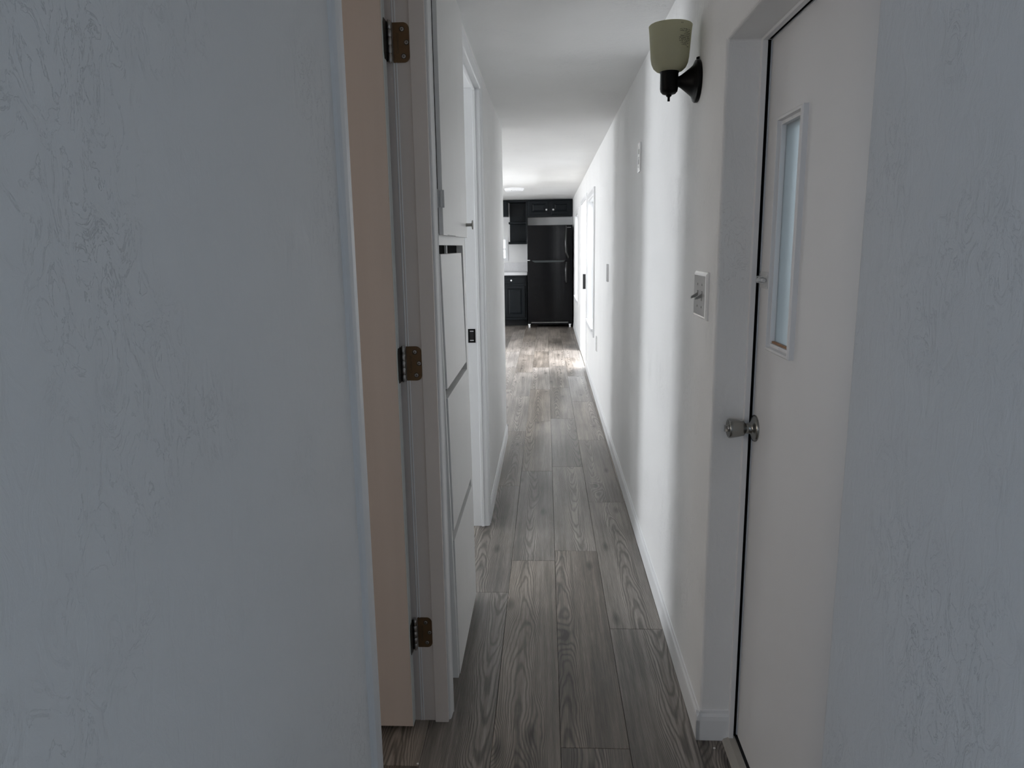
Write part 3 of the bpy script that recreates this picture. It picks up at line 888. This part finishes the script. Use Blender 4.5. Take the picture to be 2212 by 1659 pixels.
def plate(name, yc, zc, label, cat, hh=.060, hw=.037, thick=.006, marks=()):
    t_ = thing(name, (HW_R, yc, zc), label, cat, rw=True)
    MB().box(HW_R - thick, HW_R, yc - hw, yc + hw, zc - hh, zc + hh, .002).build('plate', M['plate'], t_)
    for (dz, w, h, nm) in marks:
        MB().box(HW_R - thick - .0012, HW_R - thick + .001, yc - w, yc + w, zc + dz - h, zc + dz + h, .0004).build(nm, M['plategrey'], t_)
    return t_


plate('wall_plate', 3.425, 1.775, 'small white slotted wall plate high on the right wall', 'wall plate', .064, .038, .007,
      ((.026, .012, .010, 'socket'), (0.0, .003, .003, 'screw'), (-.020, .012, .010, 'socket'), (-.042, .003, .003, 'screw')))
plate('switch_plate', 5.14, 1.19, 'thin grey-edged switch plate midway along the right wall', 'light switch', .062, .036, .010,
      ((0, .005, .012, 'toggle'),))
plate('outlet', 6.30, .525, 'white power outlet low on the right wall below the near window', 'power outlet', .066, .040, .006,
      ((.022, .013, .012, 'socket'), (-.022, .013, .012, 'socket')))


# ------------------------------------------------------------------ windows of the right wall
def side_window(name, w, label):
    y0, y1, z0, z1 = w
    t_ = thing(name, (HW_R, (y0 + y1) / 2, z0), label, 'window', None, 'structure', rw=True)
    cas = [(-.066, 0), (-.066, .014), (-.060, .017), (-.012, .014), (-.004, .010), (-.004, -.03), (-.004, 0)]
    MB().ring_sweep([(-.066, 0), (-.066, .014), (-.060, .017), (-.012, .014), (-.002, .010), (.006, -.002), (.006, -.085), (0, -.085), (0, 0)], w, lambda a, b, h: (HW_R - h, a, b)).build('casing', M['trim'], t_)
    MB().ring_sweep([(.006, -.075), (.006, -.060), (.040, -.060), (.046, -.068), (.046, -.085), (.006, -.10)], w, lambda a, b, h: (HW_R - h, a, b)).build('frame', M['vinyl'], t_)
    zm = (z0 + z1) / 2
    MB().box(HW_R + .062, HW_R + .088, y0 + .04, y1 - .04, zm - .018, zm + .018, .002).build('meeting_rail', M['vinyl'], t_)
    for a, b in ((z0 + .045, zm - .017), (zm + .017, z1 - .045)):
        MB().box(HW_R + .074, HW_R + .077, y0 + .044, y1 - .044, a, b).build('pane', M['glass'], t_)
    MB().box(HW_R - .03, HW_R + .06, y0 - .02, y1 + .02, z0 - .012, z0 + .010, .004).build('sill', M['trimwhite'], t_)
    return t_


side_window('window_1', W1, 'tall bright window in the right wall before the open doorway')
side_window('window_2', W2, 'bright far window in the right wall beside the refrigerator')

# open side doorway
tr3 = thing('trim_3', (HW_R, FD[1], 0), 'white casing of the open side doorway with cream weatherstripped jamb', 'door trim', None, 'structure', rw=True)
t = MB()
casing(t, FD[1] + .002, 1, 0, FD[2] + .05, HW_R, -1); casing(t, FD[0] - .002, -1, 0, FD[2] + .05, HW_R, -1); head_casing(t, FD[2] - .002, FD[0] - .05, FD[1] + .05, HW_R, -1)
t.build('casing', M['trimwhite'], tr3)
t = MB(); t.box(HW_R - .002, .60, FD[1] - .012, FD[1], 0, FD[2]); t.box(HW_R - .002, .60, FD[0], FD[0] + .012, 0, FD[2]); t.box(HW_R - .002, .60, FD[0], FD[1], FD[2] - .012, FD[2])
t.build('jamb', M['trimwhite'], tr3)
t = MB(); t.box(.436, .478, FD[1] - .020, FD[1] - .012, 1.08, FD[2] - .012, .003); t.build('weatherstrip_or_gap_shade', M['yellow'], tr3)
MB().box(.440, .4785, FD[1] - .0145, FD[1] - .011, .82, 1.02).build('strike_plate', M['black'], tr3)
MB().box(HW_R - .006, .60, FD[0], FD[1], 0, .014, .003).build('threshold', M['threshold'], tr3)

# kitchen window
kw = thing('window_3', ((KW[0] + KW[1]) / 2, 13.2, KW[2]), 'small two-pane kitchen window over the worktop', 'window', None, 'structure')
MB().ring_sweep([(-.03, 0), (-.03, .012), (.012, .012), (.02, .004), (.02, -.06), (-.0, -.06), (0, 0)], KW, lambda a, b, h: (a, 13.2 - h, b)).build('frame', M['vinyl'], kw)
zm = (KW[2] + KW[3]) / 2
MB().box(KW[0] + .02, KW[1] - .02, 13.22, 13.25, zm - .012, zm + .012, .002).build('meeting_rail', M['vinyl'], kw)
for a, b in ((KW[2] + .02, zm - .012), (zm + .012, KW[3] - .02)):
    MB().box(KW[0] + .02, KW[1] - .02, 13.232, 13.236, a, b).build('pane', M['glass'], kw)

# ------------------------------------------------------------------ kitchen at the end of the hall
FX0, FX1 = -.312, .455
fr = thing('refrigerator', ((FX0 + FX1) / 2, 12.7, 0), 'glossy black top-freezer refrigerator at the end of the hallway', 'refrigerator')
MB().box(FX0 + .004, FX1 - .004, 12.365, 13.12, .05, 1.728, .006).build('body', M['fridgebody'], fr)


def bowed(z0, z1, y=12.30, sag=.016, n=14):
    mb = MB(); pts = []
    for i in range(n + 1):
        u = i / n
        pts.append((FX0 + (FX1 - FX0) * u, y + sag * (2 * u - 1) ** 2))
    pts = pts + [(FX1, 12.36), (FX0, 12.36)]
    mb.prism(pts, 'z', z0, z1)
    return mb


bowed(1.158, 1.735).build('freezer_door', M['fridge'], fr, bevel=.006)
bowed(.105, 1.146).build('fridge_door', M['fridge'], fr, bevel=.006)
hu = MB(); hu.tube([(.345, 12.315, 1.72), (.345, 12.262, 1.69), (.340, 12.258, 1.45), (.345, 12.258, 1.28), (.375, 12.262, 1.205), (.375, 12.315, 1.175)], [.012, .017, .018, .019, .019, .014], 14)
hu.build('handle', M['handle'], fr)
hu = MB(); hu.tube([(.345, 12.315, 1.128), (.345, 12.262, 1.11), (.342, 12.258, .98), (.342, 12.258, .82), (.345, 12.262, .785), (.345, 12.315, .765)], [.014, .018, .019, .018, .017, .012], 14)
hu.build('handle', M['handle'], fr)
hp = MB(); hp.prism([(-.24, 1.146), (.33, 1.146), (.30, 1.118), (-.19, 1.116)], 'y', 12.292, 12.302); hp.build('door_scoop', mat('fridge_scoop', (.02, .026, .028, 1), .35, noise=.1), fr)
MB().box(FX0 - .003, FX0 + .045, 12.298, 12.33, 1.1465, 1.1575, .002).build('hinge_cover', M['plate'], fr)
MB().box(FX0 + .06, FX1 - .07, 12.325, 12.345, .055, .082, .003).build('bottom_grille', M['fridgebody'], fr)
MB().box(FX0 + .06, FX1 - .07, 12.318, 12.330, .082, .093, .002).build('grille_trim', M['steel'], fr)
for fx in (FX0 + .025, FX1 - .04):
    MB().cyl((fx, 12.335, 0), (fx, 12.335, .05), .016, 16, .002).box(fx - .02, fx + .02, 12.32, 12.35, .045, .06, .002).build('foot', M['plate'], fr)
MB().box(.365, .428, 12.3045, 12.3075, 1.690, 1.696).build('badge', M['steel'], fr)


def raised_door(x0, x1, z0, z1, y, nm, parent, fw=.055, th_=.02):
    mb = MB()
    mb.ring_sweep([(0, 0), (0, th_ - .003), (.004, th_), (fw - .006, th_), (fw, th_ - .009), (fw + .006, th_ - .010), (fw + .028, th_ - .001), (min(x1 - x0, z1 - z0) / 2 - .001, th_ - .001)], (x0, x1, z0, z1), lambda a, b, h: (a, y - h, b), closed=False)
    i = min(x1 - x0, z1 - z0) / 2 - .001
    mb.add([(a, y - th_ + .001, b) for a, b in ((x0 + i, z0 + i), (x1 - i, z0 + i), (x1 - i, z1 - i), (x0 + i, z1 - i))], [(0, 1, 2, 3)])
    return mb.build(nm, M['kitchen'], parent)


def knob_at(x, y, z, parent):
    kb_ = MB(); kb_.lathe([(.006, 0), (.006, .012), (.014, .018), (.0165, .024), (.012, .029), (0, .031)], (x, y, z), (0, -1, 0), 20)
    return child(kb_.build('knob', M['plate']), parent)


uc = thing('fridge_top_cabinet', (.07, 13.05, 1.9), 'dark navy two-door cabinet above the refrigerator', 'cabinet')
MB().box(-.318, .470, 12.90, 13.19, 1.897, 2.190, .002).build('carcass', M['kitchen'], uc)
ck = raised_door(-.283, .048, 1.935, 2.170, 12.90, 'door', uc, .05); knob_at(.018, 12.88, 2.016, ck)
ck = raised_door(.105, .438, 1.935, 2.170, 12.90, 'door', uc, .05); knob_at(.138, 12.88, 2.016, ck)

os_ = thing('open_shelf', (-.49, 13.1, 1.44), 'dark navy open wall shelf left of the refrigerator', 'shelf')
MB().box(-.645, -.322, 13.165, 13.19, 1.44, 2.19).build('back_panel', M['kitchen'], os_)
MB().box(-.335, -.322, 12.93, 13.19, 1.44, 2.19).box(-.345, -.322, 12.905, 12.94, 1.44, 2.19, .002).build('side_panel', M['kitchen'], os_)
MB().box(-.655, -.335, 12.92, 13.165, 1.778, 1.815, .008).build('shelf_board', M['kitchen'], os_)
MB().box(-.665, -.335, 12.92, 13.165, 1.428, 1.470, .010).build('shelf_board', M['kitchen'], os_)
MB().box(-.655, -.335, 12.92, 13.165, 2.150, 2.190, .003).build('top_board', M['kitchen'], os_)

wc = thing('wall_cabinet', (-1.1, 13.05, 1.91), 'dark teal wall cabinet at the left edge of the kitchen view', 'cabinet')
MB().box(-1.55, -.668, 12.90, 13.19, 1.912, 2.190, .002).build('carcass', mat('kitchen_cabinet_teal', (0.009, 0.014, 0.017, 1), 0.42, 0, 0.22, noise=.1), wc)
for i in range(2):
    ck = raised_door(-1.54 + i * .435, -1.115 + i * .435, 1.93, 2.175, 12.90, 'door', wc, .05)

bc = thing('base_cabinet', (-1.0, 12.9, 0), 'dark navy base cabinet under the pale worktop', 'cabinet')
MB().box(-1.62, -.335, 12.645, 13.19, .10, .888, .002).build('carcass', M['kitchen'], bc)
MB().box(-1.62, -.335, 12.70, 13.19, 0, .10).build('toe_kick', M['fridgebody'], bc)
for i in range(3):
    x0 = -.720 - i * .41
    drw = MB().box(x0, x0 + .355, 12.625, 12.645, .742, .852, .004).build('drawer', M['kitchen'], bc); knob_at(x0 + .113, 12.625, .801, drw)
    raised_door(x0, x0 + .355, .150, .708, 12.645, 'door', bc, .055)
MB().box(-.72, -.34, 12.632, 12.645, .112, .122, .002).build('bottom_rail', M['kitchen'], bc)
wt = thing('worktop', (-1.0, 12.9, .89), 'pale laminate kitchen worktop with low backsplash beside the refrigerator', 'worktop')
MB().box(-1.64, -.325, 12.61, 13.195, .889, .942, .004).build('slab', M['counter'], wt)
MB().box(-1.64, -.325, 13.175, 13.197, .942, 1.098, .003).build('backsplash', M['counter'], wt)

clt = thing('ceiling_light', (-.44, 10.35, ceil_z(10.35) - .04), 'round white flush ceiling light in the kitchen', 'ceiling lamp')
zc_ = ceil_z(10.35)
MB().lathe([(.135, 0), (.14, -.006), (.14, -.016), (.132, -.020)], (-.44, 10.35, zc_), (0, 0, 1), 48).build('base', M['trimwhite'], clt)
MB().lathe([(.132, -.018), (.130, -.030), (.118, -.040), (.07, -.046), (0, -.048)], (-.44, 10.35, zc_), (0, 0, 1), 48, cap0=False).build('diffuser', M['vinyl'], clt)
for dx in (-.03, .02):
    MB().lathe([(.006, 0), (.005, -.003), (0, -.004)], (-.44 + dx, 10.235, zc_ - .036), (0, .5, 1), 12).build('clip', M['plategrey'], clt)

# ------------------------------------------------------------------ crumbs left on the floor
for i, (x, y, sz, lab) in enumerate(((-.318, 1.985, .006, 'white plaster crumb under the near edge of the linen cabinet'),
                                     (.462, 1.775, .0035, 'tiny white plaster crumb on the floor by the entry threshold'),
                                     (-.355, 1.690, .0035, 'tiny white plaster crumb on the floor by the beige door'))):
    bm = bmesh.new(); bmesh.ops.create_icosphere(bm, subdivisions=2, radius=sz)
    rg = random.Random(i)
    for q in bm.verts:
        q.co *= rg.uniform(.7, 1.15); q.co.z *= .5
    mz = min(q.co.z for q in bm.verts)
    for q in bm.verts: q.co.z -= mz
    me = bpy.data.meshes.new('plaster_crumb'); bm.to_mesh(me); bm.free(); me.materials.append(M['crumb'])
    o = bpy.data.objects.new('plaster_crumb', me); COL.objects.link(o); o.location = (x, y, 0)
    tag(o, lab, 'crumb', 'plaster crumbs on the floor')

# ------------------------------------------------------------------ outside
struct(MB().box(-30, 30, -30, 40, -0.75, -0.6).build('ground', M['ground']), 'pale gravel yard outside the windows', 'ground')
for o in bpy.data.objects:
    if '_base' in o: del o['_base']
